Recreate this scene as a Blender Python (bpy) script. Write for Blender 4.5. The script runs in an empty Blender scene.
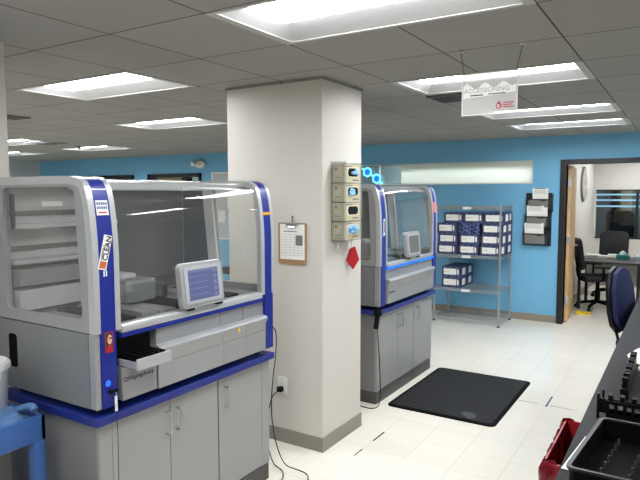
import bpy, bmesh, math, random
from mathutils import Vector, Matrix
random.seed(4)
S = bpy.context.scene
COL = S.collection
PI = math.pi
H, W = 2.532, 8.384           # ceiling height, back wall y

# ------------------------------------------------------------------ materials
def lin(c):
    return tuple(((v/255)/12.92 if v/255 <= .04045 else ((v/255+.055)/1.055)**2.4) for v in c)
MATS = {}
def mat(name, rgb, rough=.5, metal=0., spec=.5, noise=0., nscale=40., bump=0., coat=0.):
    m = bpy.data.materials.new(name); m.use_nodes = True
    nt = m.node_tree; b = nt.nodes['Principled BSDF']
    c = (*lin(rgb), 1)
    b.inputs['Base Color'].default_value = c
    b.inputs['Roughness'].default_value = rough
    b.inputs['Metallic'].default_value = metal
    b.inputs['Specular IOR Level'].default_value = spec
    b.inputs['Coat Weight'].default_value = coat
    if noise or bump:
        tc = nt.nodes.new('ShaderNodeTexCoord')
        n = nt.nodes.new('ShaderNodeTexNoise'); n.inputs['Scale'].default_value = nscale; n.inputs['Detail'].default_value = 4
        nt.links.new(tc.outputs['Object'], n.inputs['Vector'])
        if noise:
            r = nt.nodes.new('ShaderNodeMixRGB'); r.inputs[1].default_value = (*[v*(1-noise) for v in c[:3]], 1)
            r.inputs[2].default_value = (*[min(1, v*(1+noise)) for v in c[:3]], 1)
            nt.links.new(n.outputs['Fac'], r.inputs[0]); nt.links.new(r.outputs[0], b.inputs['Base Color'])
        if bump:
            bp = nt.nodes.new('ShaderNodeBump'); bp.inputs['Strength'].default_value = bump; bp.inputs['Distance'].default_value = .004
            nt.links.new(n.outputs['Fac'], bp.inputs['Height']); nt.links.new(bp.outputs[0], b.inputs['Normal'])
    MATS[name] = m
    return m
def emit(name, rgb, strength):
    m = bpy.data.materials.new(name); m.use_nodes = True
    b = m.node_tree.nodes['Principled BSDF']
    b.inputs['Base Color'].default_value = (*lin(rgb), 1)
    b.inputs['Emission Color'].default_value = (*lin(rgb), 1)
    b.inputs['Emission Strength'].default_value = strength
    return m
def thin_glass(name, tint, refl=1.0, rough=.02, haze=0., haze_rgb=(200, 200, 200)):
    m = bpy.data.materials.new(name); m.use_nodes = True
    nt = m.node_tree; nt.nodes.clear()
    out = nt.nodes.new('ShaderNodeOutputMaterial')
    tr = nt.nodes.new('ShaderNodeBsdfTransparent'); tr.inputs[0].default_value = (*lin(tint), 1)
    gl = nt.nodes.new('ShaderNodeBsdfGlossy'); gl.inputs['Roughness'].default_value = rough; gl.inputs[0].default_value = (1, 1, 1, 1)
    fr = nt.nodes.new('ShaderNodeLayerWeight')                     # Schlick reflectance from the facing angle
    pw = nt.nodes.new('ShaderNodeMath'); pw.operation = 'POWER'; pw.inputs[1].default_value = 5; nt.links.new(fr.outputs['Facing'], pw.inputs[0])
    mu = nt.nodes.new('ShaderNodeMath'); mu.operation = 'MULTIPLY_ADD'; mu.inputs[1].default_value = .8*refl; mu.inputs[2].default_value = .03*refl
    mx = nt.nodes.new('ShaderNodeMixShader')
    nt.links.new(pw.outputs[0], mu.inputs[0]); nt.links.new(mu.outputs[0], mx.inputs[0])
    src = tr.outputs[0]
    if haze:
        df = nt.nodes.new('ShaderNodeBsdfDiffuse'); df.inputs[0].default_value = (*lin(haze_rgb), 1)
        m2 = nt.nodes.new('ShaderNodeMixShader'); m2.inputs[0].default_value = haze
        nt.links.new(tr.outputs[0], m2.inputs[1]); nt.links.new(df.outputs[0], m2.inputs[2]); src = m2.outputs[0]
    nt.links.new(src, mx.inputs[1]); nt.links.new(gl.outputs[0], mx.inputs[2]); nt.links.new(mx.outputs[0], out.inputs[0])
    return m

def node_math(nt, op, a, b=None, c=None):
    n = nt.nodes.new('ShaderNodeMath'); n.operation = op
    for i, v in enumerate((a, b, c)):
        if v is None: continue
        if isinstance(v, (int, float)): n.inputs[i].default_value = v
        else: nt.links.new(v, n.inputs[i])
    return n.outputs[0]

def grid_mat(name, rgb, line_rgb, size, offx, offy, half, rough, vary=.03, spec=.5, marks=(), fleck=.05, fscale=60.):
    """square tiles with thin joints; marks are dark gaps in a joint (x0,y0,x1,y1)"""
    m = bpy.data.materials.new(name); m.use_nodes = True
    nt = m.node_tree; b = nt.nodes['Principled BSDF']
    b.inputs['Roughness'].default_value = rough; b.inputs['Specular IOR Level'].default_value = spec
    tc = nt.nodes.new('ShaderNodeTexCoord'); sp = nt.nodes.new('ShaderNodeSeparateXYZ')
    nt.links.new(tc.outputs['Object'], sp.inputs[0])
    X, Y = sp.outputs[0], sp.outputs[1]
    def axis(v, off):
        t = node_math(nt, 'DIVIDE', node_math(nt, 'SUBTRACT', v, off), size)
        f = node_math(nt, 'FRACT', t)
        d = node_math(nt, 'MINIMUM', f, node_math(nt, 'SUBTRACT', 1.0, f))
        return node_math(nt, 'FLOOR', t), node_math(nt, 'LESS_THAN', d, half/size)
    ix, lx = axis(X, offx); iy, ly = axis(Y, offy)
    line = node_math(nt, 'MAXIMUM', lx, ly)
    cb = nt.nodes.new('ShaderNodeCombineXYZ'); nt.links.new(ix, cb.inputs[0]); nt.links.new(iy, cb.inputs[1])
    wn = nt.nodes.new('ShaderNodeTexWhiteNoise'); nt.links.new(cb.outputs[0], wn.inputs['Vector'])
    ns = nt.nodes.new('ShaderNodeTexNoise'); ns.inputs['Scale'].default_value = fscale; ns.inputs['Detail'].default_value = 5; ns.inputs['Roughness'].default_value = .7
    nt.links.new(tc.outputs['Object'], ns.inputs['Vector'])
    fac = node_math(nt, 'ADD', node_math(nt, 'MULTIPLY', node_math(nt, 'SUBTRACT', wn.outputs['Value'], .5), vary*2),
                    node_math(nt, 'MULTIPLY', node_math(nt, 'SUBTRACT', ns.outputs['Fac'], .5), fleck*4))
    val = node_math(nt, 'ADD', 1.0, fac)
    base = nt.nodes.new('ShaderNodeMixRGB'); base.blend_type = 'MULTIPLY'; base.inputs[0].default_value = 1
    base.inputs[1].default_value = (*lin(rgb), 1); nt.links.new(val, base.inputs[2])
    mx = nt.nodes.new('ShaderNodeMixRGB'); nt.links.new(line, mx.inputs[0]); nt.links.new(base.outputs[0], mx.inputs[1])
    mx.inputs[2].default_value = (*lin(line_rgb), 1)
    outc = mx.outputs[0]
    if marks:
        tot = None
        for (x0, y0, x1, y1) in marks:
            g = None
            for v, lo, hi in ((X, x0, x1), (Y, y0, y1)):
                k = node_math(nt, 'MULTIPLY', node_math(nt, 'GREATER_THAN', v, lo), node_math(nt, 'LESS_THAN', v, hi))
                g = k if g is None else node_math(nt, 'MULTIPLY', g, k)
            tot = g if tot is None else node_math(nt, 'MAXIMUM', tot, g)
        m2 = nt.nodes.new('ShaderNodeMixRGB'); nt.links.new(tot, m2.inputs[0]); nt.links.new(outc, m2.inputs[1])
        m2.inputs[2].default_value = (*lin((52, 46, 40)), 1); outc = m2.outputs[0]
    nt.links.new(outc, b.inputs['Base Color'])
    return m

def checker_mat(name, a, c, scale):
    m = bpy.data.materials.new(name); m.use_nodes = True
    nt = m.node_tree; b = nt.nodes['Principled BSDF']; b.inputs['Roughness'].default_value = .55
    tc = nt.nodes.new('ShaderNodeTexCoord'); mp = nt.nodes.new('ShaderNodeMapping')
    mp.inputs['Rotation'].default_value = (.6, .5, .78)
    ck = nt.nodes.new('ShaderNodeTexChecker'); ck.inputs['Scale'].default_value = scale
    ck.inputs[1].default_value = (*lin(a), 1); ck.inputs[2].default_value = (*lin(c), 1)
    nt.links.new(tc.outputs['Object'], mp.inputs[0]); nt.links.new(mp.outputs[0], ck.inputs[0]); nt.links.new(ck.outputs[0], b.inputs['Base Color'])
    return m

def mat_ribbed(name, rgb, scale):
    m = mat(name, rgb, .75, spec=.3); nt = m.node_tree; b = nt.nodes['Principled BSDF']
    tc = nt.nodes.new('ShaderNodeTexCoord'); vo = nt.nodes.new('ShaderNodeTexVoronoi'); vo.inputs['Scale'].default_value = scale
    bp = nt.nodes.new('ShaderNodeBump'); bp.inputs['Strength'].default_value = .8; bp.inputs['Distance'].default_value = .006
    nt.links.new(tc.outputs['Object'], vo.inputs['Vector']); nt.links.new(vo.outputs['Distance'], bp.inputs['Height'])
    nt.links.new(bp.outputs[0], b.inputs['Normal'])
    return m

M_wall_white = mat('painted white wall', (203, 198, 189), .6, noise=.02, nscale=3, bump=.05)
M_wall_blue = mat('painted blue wall', (112, 176, 212), .55, noise=.02, nscale=3, bump=.05)
M_wall_grey = mat('painted pale grey wall', (188, 193, 194), .6)
M_wall_green = mat('painted grey green wall', (176, 186, 180), .6)
M_base = mat('taupe vinyl base', (142, 132, 118), .5)
M_base_pillar = mat('grey vinyl base', (134, 128, 118), .45)
M_floor = grid_mat('speckled vinyl floor tile', (227, 221, 208), (206, 199, 186), .305, -.925, 5.057, .0022, .13, vary=.02, fleck=.07, fscale=90,
                   marks=((-.932, 5.02, -.919, 5.30), (-.93, 5.054, -.72, 5.061), (-1.5, 4.445, -1.38, 4.452), (-1.846, 3.66, -1.833, 3.84), (-1.846, 3.38, -1.836, 3.5), (-1.16, 5.054, -1.0, 5.06)))
M_ceil = grid_mat('grey acoustic ceiling tile', (150, 148, 144), (80, 78, 76), .61, -.545, 1.905, .0045, .9, vary=.03, spec=.1, fleck=.03, fscale=120)
M_black_frame = mat('black door frame paint', (16, 16, 18), .4)
M_wood = mat('pale birch veneer', (206, 170, 122), .5, noise=.08, nscale=12)
M_wood_edge = mat('birch door edge', (188, 150, 104), .55, noise=.06, nscale=18)
M_chrome = mat('brushed steel', (190, 190, 190), .28, 1.)
M_wire = mat('chrome wire shelf', (176, 178, 178), .32, .7)
M_silver = mat('silver grey moulded housing', (154, 155, 156), .38, .3, noise=.01, nscale=5)
M_silver_light = mat('bright silver trim', (192, 193, 194), .3, .4)
M_grey_side = mat('grey painted side panel', (126, 127, 128), .42, .25)
M_cab = mat('light grey laminate', (146, 146, 144), .42, noise=.015, nscale=4)
M_cab_side = mat('mid grey laminate', (122, 122, 122), .45)
M_toe = mat('dark grey plinth', (70, 68, 66), .5)
M_blue = mat('royal blue trim', (22, 38, 128), .35)
M_blue_top = mat('royal blue laminate worktop', (24, 40, 120), .45)
M_dark_panel = mat('dark grey interior panel', (88, 88, 89), .3)
M_interior = mat('pale grey interior panel', (168, 169, 168), .5)
M_interior_mid = mat('mid grey interior', (120, 121, 121), .5)
M_black = mat('black plastic', (7, 7, 8), .42, spec=.2)
M_black_matte = mat('matte black plastic', (9, 9, 10), .65, spec=.06)
M_dark_rail = mat('dark perforated rail', (70, 68, 64), .6)
M_hood = thin_glass('smoky clear hood', (253, 253, 252), 1.1, haze=.03, haze_rgb=(190, 190, 190))
M_side_glass = thin_glass('clear side window', (253, 253, 252), 1.2, haze=.05, haze_rgb=(205, 205, 205))
M_clear = thin_glass('clear acrylic', (242, 244, 244), .9, haze=.06)
M_pane = thin_glass('window pane', (234, 240, 240), 1.6)
M_pane_dark = thin_glass('office window pane', (226, 234, 238), 1.2)
M_screen = emit('lit lavender screen', (80, 85, 122), .06)
M_screen_pale = emit('lit pale screen icons', (104, 110, 150), .08)
M_bezel = mat('satin silver bezel', (172, 172, 172), .35, .4)
M_white = mat('white plastic', (228, 227, 222), .45)
M_paper = mat('white paper', (232, 230, 224), .75)
M_print = mat('grey print', (120, 120, 122), .8)
M_ink = mat('black ink', (20, 20, 22), .7)
M_red = mat('red vinyl', (166, 26, 34), .4)
M_redbag = mat('translucent red bag film', (116, 20, 34), .25, noise=.2, nscale=20, bump=.6)
M_logo_red = mat('dark red print', (170, 40, 70), .6)
M_kraft = mat('tan kraft card', (194, 181, 148), .75, noise=.05, nscale=25)
M_cork = mat('brown hardboard', (160, 124, 84), .65, noise=.12, nscale=60)
M_glove_blue = mat('blue nitrile', (128, 180, 218), .6)
M_led = emit('blue lit button', (40, 105, 230), .45)
M_bar_lit = emit('lit azure bar', (20, 105, 215), .55)
M_screen_off = mat('dark resting screen', (112, 108, 106), .25)
M_orange = mat('orange tape', (222, 150, 40), .6)
M_pink = mat('salmon tag', (225, 120, 112), .6)
M_yellow = mat('yellow plastic', (238, 200, 30), .5)
M_cart = mat('blue cart plastic', (54, 94, 156), .5, noise=.04, nscale=20)
M_towel = mat('pale blue cloth', (78, 112, 152), .85, noise=.1, nscale=60, bump=.3)
M_bucket = mat('milky white tub', (196, 200, 206), .45)
M_mat = mat_ribbed('black ribbed rubber', (24, 24, 26), 55)
M_counter = mat('charcoal laminate counter', (46, 45, 46), .55, spec=.1, noise=.03, nscale=80)
M_card_pattern = checker_mat('navy patterned carton', (11, 12, 32), (84, 96, 146), 48)
M_card_pattern_bold = checker_mat('navy and white patterned carton', (17, 22, 62), (84, 98, 150), 26)
M_chair_black = mat('black upholstery', (22, 22, 25), .8, noise=.1, nscale=90)
M_chair_navy = mat('navy upholstery', (11, 22, 70), .75, noise=.08, nscale=90)
M_desk = mat('dark brown laminate', (40, 33, 29), .45)
M_teal = mat('teal card box', (40, 130, 125), .6)
M_mesh = mat('black wire mesh', (26, 28, 32), .5)
M_mesh_grey = mat('grey mesh front', (118, 115, 111), .6)
M_cyan = emit('lit cyan', (20, 120, 215), .7)
M_pale_cyan = mat('pale cyan vinyl', (150, 225, 250), .5)
M_strip = mat('pale blue frosted strip', (150, 200, 226), .5)
M_blind = mat('cream roller blind', (226, 222, 204), .7)
nt_ = M_blind.node_tree; b0 = nt_.nodes['Principled BSDF']; tl = nt_.nodes.new('ShaderNodeBsdfTranslucent'); tl.inputs[0].default_value = (*lin((250, 248, 242)), 1)
mx_ = nt_.nodes.new('ShaderNodeMixShader'); mx_.inputs[0].default_value = .75
nt_.links.new(b0.outputs[0], mx_.inputs[1]); nt_.links.new(tl.outputs[0], mx_.inputs[2]); nt_.links.new(mx_.outputs[0], nt_.nodes['Material Output'].inputs[0])
M_lens = emit('lit diffuser', (247, 251, 255), 20.)
M_tray_white = mat('white troffer reflector', (225, 224, 220), .5)
M_wing = mat('satin grey troffer reflector', (186, 186, 186), .5)
M_flange = mat('grey troffer flange', (172, 170, 166), .6)
M_sign_print = mat('pale grey sign lettering', (150, 150, 152), .8)
M_vent = mat('dark vent slats', (92, 90, 87), .6)
M_mirror = mat('mirror face', (200, 205, 200), .05, 1.)
M_tan = mat('beige column paint', (168, 150, 120), .6)
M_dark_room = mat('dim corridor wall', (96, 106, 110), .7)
M_skin = mat('sticker tan print', (214, 170, 130), .6)
M_brown = mat('sticker brown print', (70, 40, 28), .6)

# ------------------------------------------------------------------ mesh builder
class MB:
    def __init__(s): s.bm = bmesh.new()
    def _v(s, p): return s.bm.verts.new(p)
    def box(s, x0, x1, y0, y1, z0, z1, bev=0., rot=None, seg=2):
        bm = bmesh.new(); bmesh.ops.create_cube(bm, size=1)
        for v in bm.verts:
            v.co = Vector(((x0+x1)/2+v.co.x*(x1-x0), (y0+y1)/2+v.co.y*(y1-y0), (z0+z1)/2+v.co.z*(z1-z0)))
        if bev:
            bmesh.ops.bevel(bm, geom=bm.edges[:], offset=bev, segments=seg, affect='EDGES', profile=.5)
        if rot is not None: bmesh.ops.transform(bm, matrix=rot, verts=bm.verts)
        s._merge(bm); return s
    def _merge(s, bm):
        me = bpy.data.meshes.new('tmp'); bm.to_mesh(me); bm.free(); s.bm.from_mesh(me); bpy.data.meshes.remove(me)
    def prism(s, pts, axis, a, b, bev=0.):
        """polygon pts in the two other axes (order xyz minus axis), extruded from a to b"""
        bm = bmesh.new()
        def co(p, t):
            if axis == 0: return (t, p[0], p[1])
            if axis == 1: return (p[0], t, p[1])
            return (p[0], p[1], t)
        A = [bm.verts.new(co(p, a)) for p in pts]; B = [bm.verts.new(co(p, b)) for p in pts]
        n = len(pts)
        bm.faces.new(A); bm.faces.new(B[::-1])
        for i in range(n): bm.faces.new((A[i], B[i], B[(i+1) % n], A[(i+1) % n]))
        bmesh.ops.recalc_face_normals(bm, faces=bm.faces)
        if bev: bmesh.ops.bevel(bm, geom=bm.edges[:], offset=bev, segments=2, affect='EDGES', profile=.5)
        s._merge(bm); return s
    def holed(s, outer, inner, axis, a, b):
        bm = bmesh.new()
        def co(p, t):
            if axis == 0: return (t, p[0], p[1])
            if axis == 1: return (p[0], t, p[1])
            return (p[0], p[1], t)
        loops = {}
        for t in (a, b):
            ed = []
            for key, pts in (('o', outer), ('i', inner)):
                vs = [bm.verts.new(co(p, t)) for p in pts]; loops[(key, t)] = vs
                ed += [bm.edges.new((vs[i], vs[(i+1) % len(vs)])) for i in range(len(vs))]
            bmesh.ops.triangle_fill(bm, use_beauty=True, use_dissolve=False, edges=ed)
        for key in 'oi':
            A, B = loops[(key, a)], loops[(key, b)]
            for i in range(len(A)): bm.faces.new((A[i], B[i], B[(i+1) % len(A)], A[(i+1) % len(A)]))
        bmesh.ops.recalc_face_normals(bm, faces=bm.faces)
        s._merge(bm); return s
    def cyl(s, p0, p1, r, r2=None, n=16):
        p0, p1 = Vector(p0), Vector(p1); d = p1-p0
        bm = bmesh.new()
        bmesh.ops.create_cone(bm, cap_ends=True, segments=n, radius1=r, radius2=r if r2 is None else r2, depth=d.length)
        m = Matrix.Translation((p0+p1)/2) @ d.to_track_quat('Z', 'Y').to_matrix().to_4x4()
        bmesh.ops.transform(bm, matrix=m, verts=bm.verts); s._merge(bm); return s
    def tube(s, pts, r, n=8, smooth=0):
        pts = [Vector(p) for p in pts]
        for _ in range(smooth):
            q = [pts[0]]
            for i in range(len(pts)-1):
                q += [pts[i]*.75+pts[i+1]*.25, pts[i]*.25+pts[i+1]*.75]
            pts = q+[pts[-1]]
        bm = bmesh.new(); rings = []
        up = Vector((.123, .2, 1)).normalized()
        for i, p in enumerate(pts):
            t = (pts[min(i+1, len(pts)-1)]-pts[max(i-1, 0)]).normalized()
            u = t.cross(up)
            if u.length < .1: u = t.cross(Vector((1, 0, 0)))
            u.normalize(); w = t.cross(u)
            rings.append([bm.verts.new(p+(u*math.cos(k*2*PI/n)+w*math.sin(k*2*PI/n))*r) for k in range(n)])
        for a, b in zip(rings, rings[1:]):
            for k in range(n): bm.faces.new((a[k], a[(k+1) % n], b[(k+1) % n], b[k]))
        bm.faces.new(rings[0][::-1]); bm.faces.new(rings[-1])
        bmesh.ops.recalc_face_normals(bm, faces=bm.faces)
        s._merge(bm); return s
    def lathe(s, prof, c=(0, 0, 0), n=28):
        bm = bmesh.new(); rings = []
        for r, z in prof:
            rings.append([bm.verts.new((c[0]+r*math.cos(k*2*PI/n), c[1]+r*math.sin(k*2*PI/n), c[2]+z)) for k in range(n)])
        for a, b in zip(rings, rings[1:]):
            for k in range(n): bm.faces.new((a[k], a[(k+1) % n], b[(k+1) % n], b[k]))
        if prof[0][0] > 0: bm.faces.new(rings[0][::-1])
        if prof[-1][0] > 0: bm.faces.new(rings[-1])
        bmesh.ops.remove_doubles(bm, verts=bm.verts, dist=1e-6)
        bmesh.ops.recalc_face_normals(bm, faces=bm.faces)
        s._merge(bm); return s
    def ball(s, c, r, sc=(1, 1, 1), n=14):
        bm = bmesh.new(); bmesh.ops.create_uvsphere(bm, u_segments=n, v_segments=max(6, n//2), radius=r)
        for v in bm.verts: v.co = Vector((c[0]+v.co.x*sc[0], c[1]+v.co.y*sc[1], c[2]+v.co.z*sc[2]))
        s._merge(bm); return s
    def grid(s, fn, nu, nv):
        bm = bmesh.new(); g = [[bm.verts.new(fn(i/nu, j/nv)) for j in range(nv+1)] for i in range(nu+1)]
        for i in range(nu):
            for j in range(nv): bm.faces.new((g[i][j], g[i+1][j], g[i+1][j+1], g[i][j+1]))
        s._merge(bm); return s
    def xf(s, m): bmesh.ops.transform(s.bm, matrix=m, verts=s.bm.verts); return s
    def build(s, name, m, parent=None, smooth=False, solid=0.):
        me = bpy.data.meshes.new(name); s.bm.to_mesh(me); s.bm.free()
        o = bpy.data.objects.new(name, me); COL.objects.link(o); me.materials.append(m)
        if parent is not None: o.parent = parent
        if smooth:
            for p in me.polygons: p.use_smooth = True
            try: me.set_sharp_from_angle(angle=math.radians(38))
            except Exception: pass
        if solid:
            md = o.modifiers.new('thickness', 'SOLIDIFY'); md.thickness = solid
        return o

def bx(name, m, parent, x0, x1, y0, y1, z0, z1, bev=0., rot=None):
    return MB().box(x0, x1, y0, y1, z0, z1, bev, rot).build(name, m, parent)
def rrect(a0, a1, b0, b1, r, n=5):
    pts = []
    for cx, cy, s in ((a1-r, b1-r, 0), (a0+r, b1-r, 1), (a0+r, b0+r, 2), (a1-r, b0+r, 3)):
        for k in range(n+1):
            t = s*PI/2+k*PI/2/n
            pts.append((cx+r*math.cos(t), cy+r*math.sin(t)))
    return pts
def thing(name, label, cat, loc=(0, 0, 0), rz=0., group=None):
    o = bpy.data.objects.new(name, None); COL.objects.link(o); o.empty_display_size = .05
    o.location = loc; o.rotation_euler = (0, 0, rz); o['label'] = label; o['category'] = cat
    if group: o['group'] = group
    return o
def tag(o, label, cat, group=None):
    o['label'] = label; o['category'] = cat
    if group: o['group'] = group
    return o
def struct(o): o['kind'] = 'structure'; return o
def copy_tree(o, parent=None):
    c = o.copy(); COL.objects.link(c)
    if parent is not None: c.parent = parent
    for ch in list(o.children): copy_tree(ch, c)
    return c
def text_obj(name, s, size, m, parent, origin, xdir, ydir, extrude=.0006, align='LEFT', bold=0.):
    cu = bpy.data.curves.new('t', 'FONT'); cu.body = s; cu.size = size; cu.extrude = extrude; cu.align_x = align; cu.offset = bold; cu.resolution_u = 3
    t = bpy.data.objects.new('t', cu); COL.objects.link(t)
    dg = bpy.context.evaluated_depsgraph_get(); me = bpy.data.meshes.new_from_object(t.evaluated_get(dg))
    bpy.data.objects.remove(t); bpy.data.curves.remove(cu)
    xd, yd = Vector(xdir).normalized(), Vector(ydir).normalized(); zd = xd.cross(yd)
    mm = Matrix((xd, yd, zd)).transposed().to_4x4(); mm.translation = Vector(origin)
    me.transform(mm); me.materials.clear(); me.materials.append(m)
    o = bpy.data.objects.new(name, me); COL.objects.link(o)
    if parent is not None: o.parent = parent
    return o

# ------------------------------------------------------------------ room shell
XL, XR, YB = -13.1, 4.2, -4.2
struct(bx('floor', M_floor, None, XL-.2, XR+.2, YB-.2, 13.9, -.1, 0))
struct(bx('ceiling', M_ceil, None, XL-.2, XR+.2, YB-.2, 13.9, H+.115, H+.2))   # replaced below by a ceiling with light openings
bpy.data.objects.remove(bpy.data.objects['ceiling'])
struct(bx('wall_left', M_wall_grey, None, XL-.12, XL, YB, W+.12, 0, H))
struct(bx('wall_right', M_wall_white, None, XR, XR+.12, YB, W+.12, 0, H))
struct(bx('wall_front', M_wall_white, None, XL, XR, YB-.12, YB, 0, H))
DX0, DX1, DZ = -1.37, -.43, 2.15          # doorway opening
OX0, OX1, OZ0, OZ1 = -5.2, -1.815, 1.912, 2.203   # glazed strip
FX = [(-11.50, -9.80), (-9.38, -7.91)]    # two glazed openings far left
w = MB()
w.box(XL, FX[0][0], W, W+.12, 0, H); w.box(FX[0][1], FX[1][0], W, W+.12, 0, H)
w.box(FX[0][0], FX[0][1], W, W+.12, 2.16, H); w.box(FX[1][0], FX[1][1], W, W+.12, 2.16, H)
w.box(FX[1][1], OX0, W, W+.12, 0, H); w.box(OX0, OX1, W, W+.12, 0, OZ0); w.box(OX0, OX1, W, W+.12, OZ1, H)
w.box(OX1, DX0, W, W+.12, 0, H); w.box(DX0, DX1, W, W+.12, DZ, H); w.box(DX1, XR, W, W+.12, 0, H)
struct(w.build('wall_back', M_wall_blue))
b_ = MB(); b_.box(FX[1][1], DX0-.075, W-.008, W, 0, .1); b_.box(DX1+.075, XR, W-.008, W, 0, .1)
struct(b_.build('baseboard_back', M_base))
# pillar
struct(bx('wall_pillar', M_wall_white, None, -2.86, -2.05, 3.31, 3.856, 0, H))
struct(bx('wall_column', M_wall_white, None, -3.75, -2.95, 1.17, 1.72, 0, H))
q = MB(); q.box(-2.868, -2.042, 3.302, 3.31, 0, .1); q.box(-2.05, -2.042, 3.31, 3.864, 0, .1); q.box(-2.868, -2.05, 3.856, 3.864, 0, .1); q.box(-2.868, -2.86, 3.31, 3.856, 0, .1)
struct(q.build('baseboard_pillar', M_base_pillar))
q = MB(); q.box(-2.868, -2.042, 3.302, 3.31, H-.018, H-.004); q.box(-2.05, -2.042, 3.31, 3.864, H-.018, H-.004)
struct(q.build('trim_pillar_top', M_ceil))
# door frame (black steel)
q = MB(); q.box(DX0-.075, DX0, W-.03, W+.14, 0, DZ+.06); q.box(DX1, DX1+.075, W-.03, W+.14, 0, DZ+.06); q.box(DX0, DX1, W-.03, W+.14, DZ, DZ+.06)
struct(q.build('door_1', M_black_frame))
# glazed strip window
wn = struct(MB().box(OX0, OX1, W-.012, W+.12, OZ0-.015, OZ0).box(OX0, OX1, W-.012, W+.12, OZ1, OZ1+.012).box(OX1, OX1+.014, W-.012, W+.12, OZ0-.015, OZ1+.012).box(OX0-.014, OX0, W-.012, W+.12, OZ0-.015, OZ1+.012).box(-4.155, -4.145, W+.03, W+.07, OZ0, OZ1).build('window_1', M_tray_white))
bx('pane', M_pane, wn, OX0, OX1, W+.045, W+.051, OZ0, OZ1)
bx('blind', M_blind, wn, -3.758, OX1, W+.004, W+.009, OZ0, OZ1)
# far-left glazed fronts
for i, (a, b) in enumerate(FX):
    f = MB(); f.box(a, a+.09, W-.03, W+.12, 0, 2.16); f.box(b-.06, b, W-.03, W+.12, 0, 2.16); f.box(a, b, W-.03, W+.12, 2.09, 2.16)
    mx = a+(.66*(b-a)); f.box(mx, mx+.14, W-.03, W+.12, 0, 2.09)
    f = struct(f.build('window_%d' % (i+2), M_black_frame))
    bx('pane', M_pane, f, a+.09, b-.06, W+.045, W+.051, 0, 2.09)
    if i == 1: bx('blind', M_wood, f, a+.2, mx-.02, W+.06, W+.075, .9, 2.09)
    else: bx('blind', M_strip, f, a+.09, mx, W+.06, W+.075, .9, 2.09)
# rooms behind the wall
struct(bx('wall_rear_corridor', M_wall_green, None, XL, -1.62, 9.75, 9.87, 0, H))
struct(bx('wall_office_side', M_wall_white, None, -1.62, -1.50, W+.12, 12.35, 0, H))
OW = 12.35
q = MB(); q.box(-1.50, -1.48, OW, OW+.12, 0, H); q.box(-1.48, 1.6, OW, OW+.12, 0, .93); q.box(-1.48, 1.6, OW, OW+.12, 1.815, H); q.box(.3, 1.6, OW, OW+.12, .93, 1.815)
struct(q.build('wall_office_back', M_wall_white))
struct(bx('wall_office_right', M_wall_white, None, 1.6, 1.72, W+.12, OW, 0, H))
q = MB(); q.box(-1.50, 1.6, OW-.008, OW, 0, .1); q.box(-1.50, -1.492, W+.12, OW-.008, 0, .1)
struct(q.build('baseboard_office', M_base))
f = MB(); f.box(-1.48, .3, OW-.01, OW+.1, .905, .935); f.box(-1.48, .3, OW-.01, OW+.1, 1.81, 1.83); f.box(-.80, -.755, OW-.01, OW+.1, .93, 1.815); f.box(-.25, -.2, OW-.01, OW+.1, .93, 1.815)
f = struct(f.build('window_4', M_black_frame)); bx('pane', M_pane_dark, f, -1.48, .3, OW+.04, OW+.046, .93, 1.815)
st = MB()
for z in (1.72, 1.615, 1.50): st.box(-1.48, .3, OW+.034, OW+.039, z, z+.032)
st.build('frosted_strip', M_strip, f)
# dim corridor seen through the office window
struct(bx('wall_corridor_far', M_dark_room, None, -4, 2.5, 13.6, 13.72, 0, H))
struct(bx('wall_corridor_column', M_tan, None, -1.15, -.95, 13.46, 13.6, 0, H))
struct(bx('trim_corridor_post', M_black_frame, None, -1.27, -1.21, 13.5, 13.6, 0, H))

# ------------------------------------------------------------------ ceiling with openings for the troffers
GX = lambda k: -.545-.61*k          # ceiling grid lines
GY = lambda k: 1.905+.61*k
lights = {  # (x0, y0): label
 (GX(2), GY(0)): 'large ceiling light nearest the camera, cut off by the top edge of the photo',
 (GX(2), GY(3)): 'ceiling light just behind the hanging acrylic sign',
 (GX(2), GY(6)): 'ceiling light between the one behind the sign and the one nearest the doorway',
 (GX(2), GY(8)): 'ceiling light nearest the blue wall, in front of the doorway',
 (GX(6), GY(1)): 'large ceiling light above the near instrument, left of the pillar',
 (GX(8), GY(4)): 'mid-sized ceiling light seen just left of the pillar',
 (GX(14), GY(7)): 'small far ceiling light above the two black-framed windows',
 (GX(14), GY(4.7)): 'far ceiling light next to the left column, the nearer of two',
 (GX(18), GY(7)): 'far ceiling light next to the left column, closest to the grey wall',
}
hidden = [(GX(2), GY(-3)), (GX(2), GY(-6)), (GX(6), GY(-2)), (GX(6), GY(-5)), (GX(10), GY(-2)), (GX(10), GY(-5)), (GX(-2), GY(-2)), (GX(-2), GY(1)), (GX(-2), GY(5)),
          (GX(14), GY(0)), (GX(18), GY(2))]
hidden_far = [(GX(-2), GY(9)), (GX(-4), GY(2))]
LX, LY = 1.19, .58
allL = list(lights)+hidden+hidden_far[:1]
extra = [(-1.155+.1, 9.83), (GX(6), 8.75), (GX(14), 8.75), (-1.0, 12.65), (-2.85, 8.75), (-1.15, 11.1)]  # unseen troffers added to brighten the office, the corridors and the blind
allL2 = allL+extra
bm = bmesh.new()
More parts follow.
